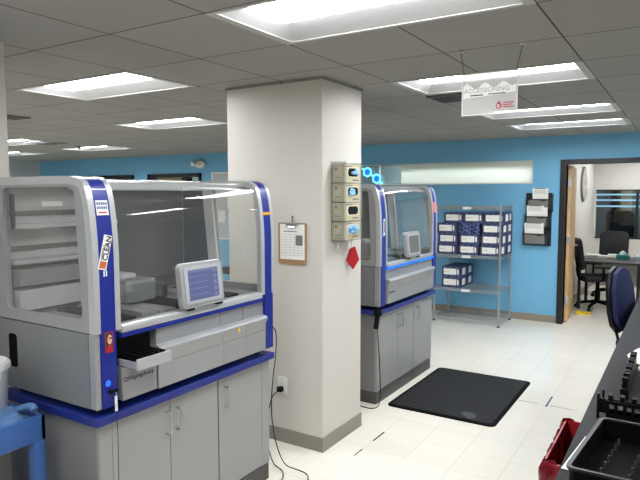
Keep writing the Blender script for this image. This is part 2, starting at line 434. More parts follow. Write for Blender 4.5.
def rects():
    """split the ceiling by scan strips so that every troffer has a real opening"""
    xs = sorted({XL-.2, XR+.2, *[x+.015 for x, y in allL2], *[x+.015+LX for x, y in allL2]})
    ys = sorted({YB-.2, 13.9, *[y+.015 for x, y in allL2], *[y+.015+LY for x, y in allL2]})
    for i in range(len(xs)-1):
        for j in range(len(ys)-1):
            cx, cy = (xs[i]+xs[i+1])/2, (ys[j]+ys[j+1])/2
            if any(x+.015 < cx < x+.015+LX and y+.015 < cy < y+.015+LY for x, y in allL2): continue
            yield xs[i], xs[i+1], ys[j], ys[j+1]
vc = {}
def vv(x, y):
    k = (round(x, 5), round(y, 5))
    if k not in vc: vc[k] = bm.verts.new((x, y, H))
    return vc[k]
for a, b, c, d in rects(): bm.faces.new((vv(a, c), vv(a, d), vv(b, d), vv(b, c)))
me = bpy.data.meshes.new('ceiling'); bm.to_mesh(me); bm.free(); me.materials.append(M_ceil)
ce = bpy.data.objects.new('ceiling', me); COL.objects.link(ce); struct(ce)
struct(bx('ceiling_slab', M_ceil, None, XL-.2, XR+.2, YB-.2, 13.9, H+.16, H+.2))

def make_troffer(label):
    t = thing('ceiling_light', label, 'ceiling light', group='recessed ceiling lights')
    # frame flange
    MB().holed([(0, 0), (LX+.03, 0), (LX+.03, LY+.03), (0, LY+.03)], [(.045, .026), (LX-.015, .026), (LX-.015, LY+.004), (.045, LY+.004)], 2, -.004, .002).build('frame', M_flange, t)
    # sloped reflector wings up to the lens
    x0, x1, y0, y1 = .044, LX-.014, .025, LY+.005
    a0, a1, c0, c1, h = x0+.09, x1-.05, y0+.07, y1-.15, .05
    b = bmesh.new()
    V = lambda *p: b.verts.new(p)
    o = [V(x0, y0, 0), V(x1, y0, 0), V(x1, y1, 0), V(x0, y1, 0)]; n = [V(a0, c0, h), V(a1, c0, h), V(a1, c1, h), V(a0, c1, h)]
    for i in range(4): b.faces.new((o[i], o[(i+1) % 4], n[(i+1) % 4], n[i]))
    r = MB(); r._merge(b); r.build('reflector', M_wing, t)
    # glowing lens: shallow curved bar
    pts = [(c0-.002, h+.002), (c0-.002, h-.004), (c0+.05, h-.016), ((c0+c1)/2, h-.020), (c1-.05, h-.016), (c1+.002, h-.004), (c1+.002, h+.002)]
    MB().prism(pts, 0, a0-.0, a1+.0).build('lens', M_lens, t)
    return t
proto = None
for (x, y), lab in lights.items():
    t = make_troffer(lab) if proto is None else copy_tree(proto)
    proto = proto or t
    t['label'] = lab; t.location = (x, y, H)
for x, y in hidden+hidden_far[:1]:
    t = copy_tree(proto); t['label'] = 'recessed ceiling light outside the photo'; t['group'] = 'ceiling lights out of view'; t.location = (x, y, H)
for (x, y) in extra:
    t = copy_tree(proto); t['label'] = 'unseen ceiling light added to brighten the rooms beyond the blue wall'; t['group'] = 'ceiling lights added for the rooms behind'; t.location = (x, y, H)

def vent(x, y, lab):
    t = thing('ceiling_vent', lab, 'air vent', (x, y, H), group='ceiling air vents')
    MB().holed([(-.28, -.28), (.28, -.28), (.28, .28), (-.28, .28)], [(-.24, -.24), (.24, -.24), (.24, .24), (-.24, .24)], 2, -.012, -.001).build('frame', M_vent, t)
    s = MB()
    for k in range(8): s.box(-.24, .24, -.22+k*.058, -.19+k*.058, -.010, -.002)
    s.build('grille', M_toe, t)
    return t
vent(-1.60, 4.60, 'dark square ceiling vent beside the light behind the hanging sign').scale = (.62, .62, 1)
vent(-5.72, 3.36, 'dark ceiling vent touching the left column in view').scale = (.5, .5, 1)
vent(-8.13, 5.32, 'dark ceiling vent between the far lights and the near left light').scale = (.75, .75, 1)

# ------------------------------------------------------------------ analyser instruments
PROF = [(0, .37), (0, .56), (0, .70), (-.003, .78), (-.010, .86), (-.020, .93), (-.034, .985), (-.054, 1.018), (-.085, 1.034), (-.13, 1.040), (-.28, 1.042), (-.70, 1.041)]
def offs(t):
    out = []
    for i, p in enumerate(PROF):
        a = Vector(PROF[max(i-1, 0)]); b = Vector(PROF[min(i+1, len(PROF)-1)]); d = (b-a).normalized()
        out.append((p[0]-d.y*t, p[1]+d.x*t))
    return out
def ribbon(y0, y1, t_out, t_in):
    o = offs(-t_out); i = offs(t_in)
    return MB().prism(o+i[::-1], 1, y0, y1)
L = 1.27
def make_analyser(label, near):
    t = thing('lab_analyzer', label, 'lab instrument')
    P = lambda mb, n, m, par=t, sm=False: mb.build(n, m, par, sm)
    # lower chassis
    P(MB().box(-.74, -.045, .006, L-.006, .036, .366, .006), 'chassis', M_silver)
    # side skin with grip recess
    P(MB().holed([(-.74, .036), (-.046, .036), (-.046, .366), (-.74, .366)], rrect(-.655, -.583, .135, .30, .02), 1, 0, .012), 'side_panel', M_grey_side)
    bx('grip_recess', M_black_matte, t, -.66, -.58, .002, .0055, .13, .305)
    bx('side_panel', M_grey_side, t, -.74, -.006, L-.012, L, .036, .366)
    for (x, y) in ((-.66, .07), (-.08, .07), (-.66, L-.07), (-.08, L-.07)):
        P(MB().cyl((x, y, 0), (x, y, .037), .022), 'foot', M_black)
    # side hood frames with rounded windows
    outer = [(-.74, .372)]+[(p[0]-.006, p[1]+.0) for p in PROF]+[(-.74, 1.036)]
    inner = rrect(-.655, -.080, .418, 1.0, .035)
    inner = [(x-(max(0, z-.8)*.16 if x > -.3 else 0), z) for x, z in inner]
    fr = P(MB().holed(outer, inner, 1, 0, .03), 'side_frame', M_silver)
    bx('window', M_side_glass, fr, -.66, -.075, .012, .017, .41, 1.004)
    inner2 = rrect(-.40, -.06, .415, 1.0, .03)
    inner2 = [(x-(max(0, z-.75)*.25), z) for x, z in inner2]
    fr = P(MB().holed(outer, inner2, 1, L-.03, L), 'side_frame', M_silver)
    MB().prism([(-.47, .40), (-.395, .40), (-.455, 1.0), (-.53, 1.0)], 1, L-.04, L-.03).build('post', M_white, fr)
    MB().prism([(-.70, .40), (-.47, .40), (-.53, 1.0), (-.70, 1.0)], 1, L-.04, L-.03).build('inner_panel', M_dark_panel, fr)
    bx('window', M_side_glass, fr, -.45, -.055, L-.017, L-.013, .41, 1.004)
    # arch strips (each runs up the front and over the top)
    for (y0, y1) in ((-.004, .027), (.105, .132), (1.153, 1.182), (1.25, L+.004)):
        P(ribbon(y0, y1, .006, .03), 'arch_trim', M_silver_light, sm=True)
    a1 = P(ribbon(.027, .105, .004, .03), 'blue_arch', M_blue, sm=True)
    a2 = P(ribbon(1.182, 1.25, .004, .03), 'blue_arch', M_blue, sm=True)
    bx('lower_strip', M_blue, a1, -.045, .004, .027, .105, .036, .37)
    bx('lower_strip', M_blue, a2, -.045, .004, 1.182, 1.262, .036, .37)
    P(MB().box(-.045, -.001, .0, .027, .036, .366, .004), 'corner_post', M_silver)
    # lid, top beam, back
    P(MB().box(-.74, -.60, .03, L-.03, 1.008, 1.028, .004), 'lid', M_silver_light)
    P(MB().box(-.20, -.14, .03, L-.03, .985, 1.030, .01), 'top_beam', M_silver_light)
    bx('back_panel', M_interior, t, -.74, -.72, .03, .66, .37, 1.014)
    bx('back_panel', M_dark_panel, t, -.74, -.72, .66, L-.03, .37, 1.014)
    # interior ledges by the left window
    for z in (.625, .80):
        lg = bx('ledge', M_interior, t, -.72, -.62, .034, .64, z, z+.022, .003)
        r = MB().box(-.721, -.712, .034, .64, z+.06, z+.085)
        r.build('perforated_rail', M_dark_rail, lg)
    bx('module_box', M_interior, t, -.72, -.60, .04, .62, .40, .50, .004)
    bx('module_slot', M_interior_mid, t, -.70, -.60, .04, .62, .52, .60, .004)
    bx('latch_plate', M_black_matte, t, -.655, -.62, .032, .042, .80, .97, .004)
    bx('nameplate', M_white, t, -.7195, -.7165, .24, .36, .905, .93)
    # deck
    bx('deck', M_interior_mid, t, -.72, -.03, .03, L-.03, .366, .378)
    c = random.Random(3)
    for k in range(7):
        y = .20+k*.125
        bx('carrier', (M_black_matte, M_interior_mid, M_silver)[k % 3], t, -.56, -.08, y, y+.095, .378, .392+.012*(k % 2), .003)
    g = bx('pipetting_module', M_interior_mid, t, -.52, -.30, .42, .62, .40, .52, .012)
    bx('module_cover', M_interior, g, -.50, -.36, .44, .54, .521, .55, .01)
    bx('module_window', M_clear, g, -.299, -.28, .40, .66, .42, .50)
    bx('gripper', M_black, t, -.40, -.34, .70, .74, .39, .46, .006)
    bx('gripper', M_black, t, -.60, -.56, .38, .42, .39, .47, .006)
    # hood glass
    o = offs(.004); i = offs(.008)
    P(MB().prism([(p[0], max(p[1], .39)) for p in o]+[(p[0], max(p[1], .39)) for p in i[::-1]], 1, .132, 1.153), 'hood_glass', M_hood, sm=True)
    rail = P(MB().box(-.05, .014, .132, 1.153, .352, .388, .008), 'hood_rail', M_silver_light, sm=True)
    bx('blue_bar', M_blue if near else M_bar_lit, t, -.045, .010, .132, 1.182, .332, .353)
    P(MB().tube([(-.12, .64, .992), (-.10, .80, .998), (-.085, 1.0, .99), (-.085, 1.153, .985)], .010, 8, 1), 'hood_reflection', M_silver_light, sm=True)  # bright tube shaped like a ceiling light's reflection in the curved hood
    # front panels
    bx('slot', M_black, t, -.046, -.040, .132, .335, .195, .330)
    bx('upper_panel', M_silver, t, -.046, -.008, .345, .795, .238, .330, .003)
    bx('upper_panel', M_silver, t, -.046, -.008, .798, .990, .238, .330, .003)
    bx('upper_panel', M_silver, t, -.046, -.008, .993, 1.182, .238, .330, .003)
    prof = [(-.046, .246), (.0, .252), (.022, .247), (.032, .236), (.030, .222), (.018, .205), (.014, .042), (-.046, .042)]
    for a, b in ((.335, .795), (.797, .990), (.992, 1.172)):
        cv = P(MB().prism(prof, 1, a, b), 'drawer_cover', M_silver, sm=True)
        bx('groove', M_grey_side, cv, .012, .0175, a, b, .160, .1635)
    if near:
        bx('lower_panel', M_silver, t, -.046, .006, .132, .333, .042, .192, .003)
        tr = thing_child = MB().box(-.04, .10, .150, .325, .196, .206).box(.10, .112, .130, .330, .196, .246, .002).box(-.04, .10, .146, .154, .196, .225).build('tray', M_silver_light, t)
        s = MB().box(-.04, .096, .158, .32, .206, .236)
        s.build('rack', M_black_matte, tr)
        tb0 = None
        for i in range(6):
            for j in range(5):
                if tb0 is None: tb = tb0 = MB().cyl((0, 0, 0), (0, 0, .016), .008, n=8).build('sample_tube', M_black, tr)
                else: tb = tb0.copy(); COL.objects.link(tb)
                tb.location = (-.02+i*.021, .176+j*.032, .2345)
        text_obj('lettering', 'QIAsymphony', .030, M_ink, t, (.0066, .137, .128), (0, 1, 0), (0, 0, 1))
    else:
        cv = P(MB().prism(prof, 1, .132, .333), 'drawer_cover', M_silver, sm=True)
        bx('upper_panel', M_silver, t, -.046, -.008, .132, .343, .238, .330, .003)
        text_obj('lettering', 'QIAsymphony', .024, M_ink, t, (.0165, .140, .128), (0, 1, 0), (0, 0, 1))
    # touch screen on its housing, tilted back
    rm = Matrix.Translation((.030, .632, .51)) @ Matrix.Rotation(math.radians(-6), 4, 'Y')
    q = MB().prism([(p[0], p[1]) for p in rrect(-.152, .152, -.112, .116, .03)], 0, -.035, .0, .004); q.xf(rm)
    sc = P(q, 'touch_screen', M_bezel)
    MB().holed(rrect(-.132, .132, -.092, .096, .012), rrect(-.108, .108, -.076, .078, .004), 0, .0, .007).xf(rm).build('bezel', M_silver_light, sc)
    MB().box(.0003, .0022, -.109, .109, -.077, .079).xf(rm).build('display', M_screen if near else M_screen_off, sc)
    ic = MB()
    for k in range(5): ic.box(.0022, .0026, .078, .102, .055-k*.032, .074-k*.032)
    ic.box(.0022, .0026, -.115, .078, .066, .080)
    for k in range(4): ic.box(.0022, .0026, -.105, .03, .040-k*.03, .044-k*.03)
    ic.xf(rm)
    if near: ic.build('screen_icons', M_screen_pale, sc)
    bx('hinge', M_black, sc, -.02, .03, .53, .57, .385, .396); bx('hinge', M_black, sc, -.02, .03, .74, .78, .385, .396)
    # small prints
    q = MB().prism([(1.0-.083, .218), (1.0-.062, .218), (1.0-.0725, .238)], 0, .0, .002)
    bx('rating_plate', M_grey_side, t, .0145, .0165, 1.09, 1.15, .150, .192)
    MB().prism([(.900, .205), (.925, .205), (.9125, .228)], 0, .0275, .0315).build('warning_triangle', M_yellow, t)
    bx('band', M_white, a1, -.062, -.03, .030, .102, .987, .992, rot=None)
    for k in range(2): bx('print', M_white, a1, .0042, .0048, .05+.012*k, .056+.012*k, .615, .64)
    return t
AX, AY, AZ = -2.115, 1.575, .801
DY = 2.718
an1 = make_analyser('large silver and blue lab instrument nearest the camera with an open loading tray', True); an1.location = (AX, AY, AZ)
an2 = make_analyser('silver and blue lab instrument behind the pillar, beside the wire shelf', False); an2.location = (AX+.008, AY+DY, AZ)

def make_cabinet(y0, y1, doors, name_label, hinges):
    t = thing('base_cabinet', name_label, 'cabinet', (-2.14, y0, 0))
    d = y1-y0
    MB().box(-.70, -.02, 0, d, .105, .763, .002).build('body', M_cab_side, t)
    bx('plinth', M_toe, t, -.695, -.006, .004, d-.004, 0, .105)
    px = 0.
    for (a, b, hy) in doors:
        dr = bx('door', M_cab, t, -.02, 0, a, b, .112, .758, .002)
        if hy is not None:
            MB().tube([(.0, hy, .70), (.032, hy, .70), (.036, hy, .69), (.036, hy, .60), (.032, hy, .59), (.0, hy, .59)], .0055, 8).build('handle', M_chrome, dr, True)
        elif True:
            pass
    return t
# the narrow fillers at both ends are fixed panels
def filler(t, a, b):
    bx('filler_panel', M_cab, t, -.02, -.001, a, b, .107, .762)
def cabinets(off, l1, l2, l3):
    c1 = make_cabinet(1.60+off, 2.365+off, [(.068, .412, .385), (.416, .763, .455)], l1, None); filler(c1, 0, .066)
    c2 = make_cabinet(2.368+off, 2.83+off, [(.004, .385, .055)], l2, None); filler(c2, .388, .462)
    w = MB().box(-2.86, -2.109, 1.569+off, 2.847+off, .763, .801, .004).build('worktop', M_blue_top)
    tag(w, l3, 'worktop')
cabinets(0, 'two-door grey base cabinet under the near instrument', 'one-door grey base cabinet nearest the pillar, under the near instrument', 'royal blue worktop carrying the near instrument')
cabinets(DY, 'two-door grey base cabinet beside the black floor mat', 'one-door grey base cabinet under the far instrument, toward the wire shelf', 'royal blue worktop carrying the far instrument behind the pillar')

# stickers, magnets and tags on the instruments: things one can peel off
cl = thing('clean_magnet', 'white magnet reading CLEAN stuck on the blue strip of the near instrument', 'sign', (AX+.0045, 1.635, 1.52))
cl.scale = (1, 1.15, 1.1)
rm = Matrix.Rotation(math.radians(-14), 4, 'X')
MB().box(0, .003, -.018, .018, -.068, .068).xf(rm).build('plate', M_paper, cl)
MB().box(.003, .0036, -.014, .014, -.064, -.036).xf(rm).build('square', mat('burnt orange print', (190, 96, 40), .6), cl)
for s, sz, yy in (('CLEAN', .031, .014), ('MACHINE IS', .011, -.007)):
    xd = rm.to_3x3() @ Vector((0, 0, 1)); yd = rm.to_3x3() @ Vector((0, -1, 0)); og = rm @ Vector((.0038, yy, -.032))
    text_obj('lettering', s, sz, M_ink, cl, og, xd, yd, bold=.0006 if sz > .02 else 0)
cal = thing('printed_sticker', 'white sticker with blue grid and red line high on the near blue strip', 'sticker', (AX-.0125, 1.640, 1.711))
q = Matrix.Rotation(math.radians(-9), 4, 'Y')
MB().box(0, .002, -.030, .030, -.032, .032).xf(q).build('sheet', M_paper, cal)
g = MB()
for i in range(5):
    for j in range(2): g.box(.002, .0025, -.026+i*.011, -.018+i*.011, -.006+j*.018, .006+j*.018)
g.xf(q); g.build('grid_print', mat('blue grey print', (84, 98, 150), .7), cal)
MB().box(.002, .0025, -.022, .022, -.024, -.018).xf(q).build('red_line', M_red, cal)
pic = thing('picture_sticker', 'small dark picture sticker on the blue strip above the lit button', 'sticker', (AX+.0042, 1.641, 1.126))
bx('sheet', M_brown, pic, 0, .002, -.022, .022, -.045, .045)
MB().holed([(-.022, -.045), (.022, -.045), (.022, .045), (-.022, .045)], [(-.019, -.042), (.019, -.042), (.019, .042), (-.019, .042)], 0, .0005, .0026).build('border', M_logo_red, pic)
MB().prism([(.004+.012*math.cos(a*.5236), .012+.022*math.sin(a*.5236)) for a in range(12)], 0, .001, .0026).build('pale_oval', M_skin, pic)
MB().prism([(-.018, -.041), (.018, -.041), (.014, -.018), (-.006, -.012)], 0, .001, .0027).build('red_patch', M_red, pic)
bx('dark_bar', M_ink, pic, .001, .003, .0, .016, .014, .020)
bt = thing('push_button', 'round blue lit button low on the near blue strip', 'button', (AX+.004, 1.628, .947))
MB().cyl((0, 0, 0), (.007, 0, 0), .0135, n=24).build('lens', M_led, bt); MB().lathe([(.0135, 0), (.017, 0), (.017, .004), (.0135, .004)]).xf(Matrix.Rotation(PI/2, 4, 'Y')).build('ring', M_blue, bt)
ky = thing('hanging_key', 'key with a white tag and black cord hanging from the lock below the blue button', 'key', (AX+.004, 1.652, .905))
MB().cyl((0, -.012, 0), (.012, -.012, 0), .011, n=16).build('lock', M_black, ky)
MB().box(.004, .009, -.010, .018, -.006, .006, .002).cyl((.006, .016, 0), (.012, .016, 0), .008).build('bow', M_black, ky)
MB().tube([(.009, .012, -.004), (.010, .013, -.016), (.010, .012, -.022)], .0018).build('ring', M_chrome, ky)
MB().box(.008, .012, .004, .018, -.092, -.022, .002).build('tag', M_white, ky)
MB().tube([(.010, .011, -.092), (.012, .014, -.2), (.010, .012, -.4), (.012, .013, -.62)], .0016, 6, 2).build('cord', M_black, ky)
tp = tag(ribbon(1.176, 1.256, .0075, -.0045).build('orange_tape', M_orange), 'orange tape round the right blue strip of the near instrument', 'tape')
# keep only a short length of that ribbon
bm = bmesh.new(); bm.from_mesh(tp.data)
for z, up in ((.86, True), (.842, False)):
    g = bmesh.ops.bisect_plane(bm, geom=bm.verts[:]+bm.edges[:]+bm.faces[:], plane_co=(0, 0, z), plane_no=(0, 0, 1), clear_outer=up, clear_inner=not up)
bmesh.ops.holes_fill(bm, edges=[e for e in bm.edges if e.is_boundary]); bm.to_mesh(tp.data); bm.free(); tp.location = (AX, AY, AZ)
pk = tag(ribbon(1.190, 1.262, .008, -.0045).build('salmon_tag', M_pink), 'salmon tag on the right blue strip of the far instrument', 'tag')
bm = bmesh.new(); bm.from_mesh(pk.data)
for z, up in ((.88, True), (.78, False)):
    bmesh.ops.bisect_plane(bm, geom=bm.verts[:]+bm.edges[:]+bm.faces[:], plane_co=(0, 0, z), plane_no=(0, 0, 1), clear_outer=up, clear_inner=not up)
bmesh.ops.holes_fill(bm, edges=[e for e in bm.edges if e.is_boundary]); bm.to_mesh(pk.data); bm.free(); pk.location = (AX+.008, AY+DY, AZ)
ws = thing('strip_magnet', 'narrow white magnet on the left blue strip of the far instrument', 'sign', (AX+.013, AY+DY+.068, 1.50))
MB().box(0, .003, -.014, .014, -.075, .06).build('plate', M_paper, ws)
bx('print', M_ink, ws, .003, .0035, -.006, .006, -.05, .04)

# ------------------------------------------------------------------ hand scanner on the far cabinet, cables, outlet
hs = thing('hand_scanner', 'black handheld scanner hanging at the corner of the far blue worktop', 'scanner', (-2.092, 4.262, .79))
MB().box(-.05, .02, -.02, .03, -.02, .03, .01).build('head', M_black, hs)
MB().box(-.035, .005, -.014, .02, -.135, -.015, .01).xf(Matrix.Rotation(.12, 4, 'Y')).build('grip', M_black, hs)
MB().tube([(-.015, 0, -.13), (-.008, .0, -.25), (.0, .015, -.45), (.012, .005, -.65), (.01, -.01, -.775), (-.04, -.06, -.786), (-.15, -.05, -.786), (-.24, .02, -.786)], .004, 6, 2).build('cord', M_black, hs, True)
ol = thing('wall_outlet', 'white wall outlet low on the front of the pillar', 'outlet', (-2.382, 3.31, .415))
MB().box(-.04, .04, -.006, 0, -.062, .062, .002).build('cover_plate', M_white, ol)
for z in (-.024, .024): bx('socket', M_tray_white, ol, -.018, .018, -.009, -.006, z-.016, z+.016, .001)
pc = thing('power_cord', 'black power cord from the near instrument to the pillar outlet and along the floor', 'cord', (0, 0, 0))
MB().cyl((-2.385, 3.301, .392), (-2.385, 3.255, .39), .018, .012).box(-2.405, -2.365, 3.262, 3.301, .374, .41, .006).build('plug', M_black, pc)
MB().tube([(-2.385, 3.262, .39), (-2.40, 3.20, .36), (-2.36, 3.10, .25), (-2.30, 3.02, .10), (-2.22, 2.97, .012), (-2.14, 2.95, .006), (-2.10, 2.92, .006), (-2.06, 2.86, .006), (-2.04, 2.78, .006)], .0035, 8, 2).build('cable', M_black, pc, True)
pc2 = tag(MB().tube([(-2.15, 2.846, .955), (-2.14, 2.885, .945), (-2.142, 2.915, .90), (-2.16, 2.93, .75), (-2.20, 2.95, .60), (-2.18, 2.90, .42), (-2.15, 2.88, .30), (-2.145, 2.91, .17), (-2.10, 2.93, .05), (-2.06, 3.0, .006), (-1.96, 2.99, .006), (-1.90, 2.90, .006), (-1.92, 2.80, .006)], .0035, 6, 2).build('data_cable', M_black, None, True),
      'thin grey-black cable drooping from the right end of the near instrument to the floor', 'cable')
tag(MB().box(-2.165, -2.155, 2.832, 2.842, .12, .62).build('black_strip', M_black), 'straight black upright strip at the end of the near cabinet', 'upright strip')  # plain black strip standing along the cabinet end

# ------------------------------------------------------------------ pillar: clipboard, glove rack
cb = thing('clipboard', 'brown clipboard with a printed sheet hung on the front of the pillar', 'clipboard', (-2.288, 3.31, 1.285))
MB().prism(rrect(-.117, .117, 0, .285, .012), 1, -.008, -.003).build('board', M_cork, cb)
bx('sheet', M_paper, cb, -.100, .103, -.010, -.0083, .032, .276)
g = MB()
for k in range(9): g.box(-.085, .088, -.0104, -.0099, .06+k*.018, .0612+k*.018)
for k in range(6): g.box(-.085+k*.0345, -.084+k*.0345, -.0104, -.0099, .06, .205)
g.box(-.07, .04, -.0104, -.0099, .222, .228); g.box(.03, .088, -.0104, -.0099, .13, .20)
g.build('print', M_print, cb)
MB().box(-.05, .05, -.016, -.010, .268, .286, .003).tube([(-.05, -.014, .27), (-.03, -.016, .254), (.03, -.016, .254), (.05, -.014, .27)], .004).build('clip', M_chrome, cb)
MB().tube([(0, -.006, .285), (0, -.008, .312), (0, -.002, .332)], .003).build('hook', M_black, cb)

gr = thing('glove_box_rack', 'clear acrylic glove box rack on the side of the pillar', 'rack', (-2.05, 3.43, 1.455))
q = MB().box(0, .004, -.008, .25, -.01, .53).box(0, .105, -.008, -.004, -.01, .53).box(0, .105, .246, .25, -.01, .53).box(.101, .105, -.008, .02, -.01, .53).box(.101, .105, .225, .25, -.01, .53)
q.build('frame', M_clear, gr)
q = MB()
for k in range(5): q.box(.004, .105, -.004, .246, -.008+k*.13, -.004+k*.13)
q.build('shelf', M_clear, gr)
cols = [M_glove_blue, M_glove_blue, M_black, M_glove_blue]
labs = ['tan glove box at the top of the acrylic rack, blue gloves showing', 'second tan glove box from the top of the acrylic rack, half its hole dark',
        'tan glove box with a black opening, third from the top of the rack', 'tan glove box at the bottom of the acrylic rack with blue gloves bulging out']
for k in range(4):
    z0 = 1.455+.13*(3-k)-.002
    g = thing('glove_box', labs[k], 'glove box', (-2.045, 3.432, z0), group='glove boxes in the acrylic rack')
    MB().box(0, .09, .0, .235, 0, .124, .002).build('carton', M_kraft, g)
    MB().prism(rrect(.055, .20, .042, .098, .026), 0, .089, .0915).build('opening', M_black if k != 3 else M_glove_blue, g)
    MB().holed(rrect(.045, .21, .034, .106, .032), rrect(.055, .20, .042, .098, .026), 0, .0895, .0922).build('opening_rim', mat('beige print', (212, 202, 176), .7), g)
    if k != 2:
        rr = random.Random(k); m = MB()
        for i in range(7 if k < 3 else 14):
            hi = .14 if k == 1 else .18
            m.ball((.092+rr.random()*.01*(1 if k < 3 else 2), rr.uniform(.08, hi), rr.uniform(.05, .085)), .014, (.7, 1.5, .8), 8)
        m.build('glove', M_glove_blue, g, True)
    bx('end_label', mat('pale label print', (208, 196, 162), .7), g, .012, .078, -.0012, 0, .02, .105)
    q = MB(); q.box(.0902, .0908, .02, .12, .106, .114); q.box(.0902, .0908, .12, .21, .012, .022); q.box(.02, .07, -.0016, -.001, .03, .036); q.box(.02, .04, -.0016, -.001, .085, .1)
    q.build('print', M_print, g)
rp = thing('red_pouch', 'red tag pouch hanging on a hook below the acrylic glove rack', 'tag', (-2.035, 3.68, 1.445), -.55)
rp.scale = (1, 1.25, 1.15)
q = MB().prism([(-.045, -.13), (.0, -.19), (.04, -.13), (.012, -.045), (-.02, -.06)], 0, .02, .036, .004); q.build('pouch', M_red, rp)
MB().tube([(.028, -.006, -.05), (.026, -.008, -.02), (.012, -.006, -.004), (.002, -.006, .0)], .002).build('cord', M_white, rp)
MB().prism([(-.05, -.12), (-.02, -.15), (-.012, -.075), (-.03, -.06)], 0, .016, .02).build('card', M_paper, rp)
hk = tag(MB().box(-2.05, -2.045, 3.50, 3.53, 1.37, 1.43).tube([(-2.046, 3.515, 1.375), (-2.03, 3.515, 1.365), (-2.025, 3.515, 1.382)], .003).build('adhesive_hook', M_white), 'small white adhesive hook below the glove rack, empty', 'hook')

# ------------------------------------------------------------------ hanging acrylic sign
sg = thing('hanging_sign', 'clear acrylic sign hung by chains with grey lettering and a red drop logo', 'sign', (-.903, 3.125, 2.292))
MB().box(-.145, .145, -.003, .003, -.108, .108, .001).build('panel', thin_glass('sign acrylic', (225, 225, 225), .6, haze=.62, haze_rgb=(218, 216, 212)), sg)
MB().holed([(-.146, -.109), (.146, -.109), (.146, .109), (-.146, .109)], [(-.142, -.105), (.142, -.105), (.142, .105), (-.142, .105)], 1, -.0035, .0035).build('edge', M_tray_white, sg)
cl_ = MB(); rr = random.Random(2)
top = [(-.138+.276*k/16, .040+.016*math.sin(k*1.15)+.006*rr.random()) for k in range(17)]
cl_.prism(top+[(.138, -.002), (-.0, -.012), (-.138, -.018)], 1, -.0042, -.0034); cl_.build('white_band', M_paper, sg)
text_obj('lettering', 'ACCESSIONING', .0335, M_sign_print, sg, (-.134, -.0045, .008), (1, 0, 0), (0, 0, 1), .0003)
q = MB().box(-.10, -.03, -.0048, -.0042, -.008, -.002).box(-.005, .085, -.0048, -.0042, -.006, -.001); q.build('small_print', M_ink, sg)
q = MB().prism([(.052+.0155*math.cos(a*PI/12), -.068+.0155*math.sin(a*PI/12)) for a in range(24)]+[], 1, -.0044, -.0034)
q.prism([(.040, -.060), (.064, -.060), (.052, -.040)], 1, -.0044, -.0034); q.build('drop_logo', M_logo_red, sg)
q = MB().holed([(.052+.0085*math.cos(a*PI/8), -.068+.0085*math.sin(a*PI/8)) for a in range(16)], [(.054+.0055*math.cos(a*PI/8), -.067+.0055*math.sin(a*PI/8)) for a in range(16)], 1, -.0050, -.0044); q.build('logo_ring', M_paper, sg)
q = MB()
for k in range(3): q.box(.074, .13-.012*(k % 2), -.0044, -.0036, -.056-k*.011, -.050-k*.011)
q.build('logo_text', M_logo_red, sg)
for sx, tx in ((-.135, -.155), (.135, .165)):
    m = MB()
    for k in range(10):
        a = k/10; p = Vector((sx+(tx-sx)*a, 0, .10+(H-2.292-.112)*a)); p2 = Vector((sx+(tx-sx)*(a+.085), 0, .10+(H-2.292-.112)*(a+.085)))
        o = Vector((.004, 0, 0)) if k % 2 else Vector((0, .004, 0))
        m.tube([p, p+o+(p2-p)*.3, p+o+(p2-p)*.7, p2, p-o+(p2-p)*.7, p-o+(p2-p)*.3, p], .0012, 5)
    m.build('chain', M_toe, sg)
    MB().box(tx-.011, tx+.011, -.008, .008, H-2.292-.012, H-2.292-.001, .002).build('ceiling_clip', M_white, sg)

# ------------------------------------------------------------------ anti-fatigue floor mat
fm = thing('floor_mat', 'black ribbed rubber floor mat in front of the far cabinet', 'mat', (-1.615, 4.97, 0))
a, b_ = .45, .625
MB().prism(rrect(-a+.03, a-.03, -b_+.03, b_-.03, .04), 2, .001, .014).build('pad', M_mat, fm)
MB().holed(rrect(-a, a, -b_, b_, .05), rrect(-a+.03, a-.03, -b_+.03, b_-.03, .04), 2, .0008, .009).build('edge', M_black_matte, fm)
MB().prism([(.22+.07*math.cos(k*.698)*random.uniform(.6, 1.2), -.50+.07*math.sin(k*.698)*random.uniform(.6, 1.2)) for k in range(9)], 2, .0138, .0143).build('scuff', mat('grey scuff', (66, 66, 68), .9, noise=.4, nscale=50), fm)

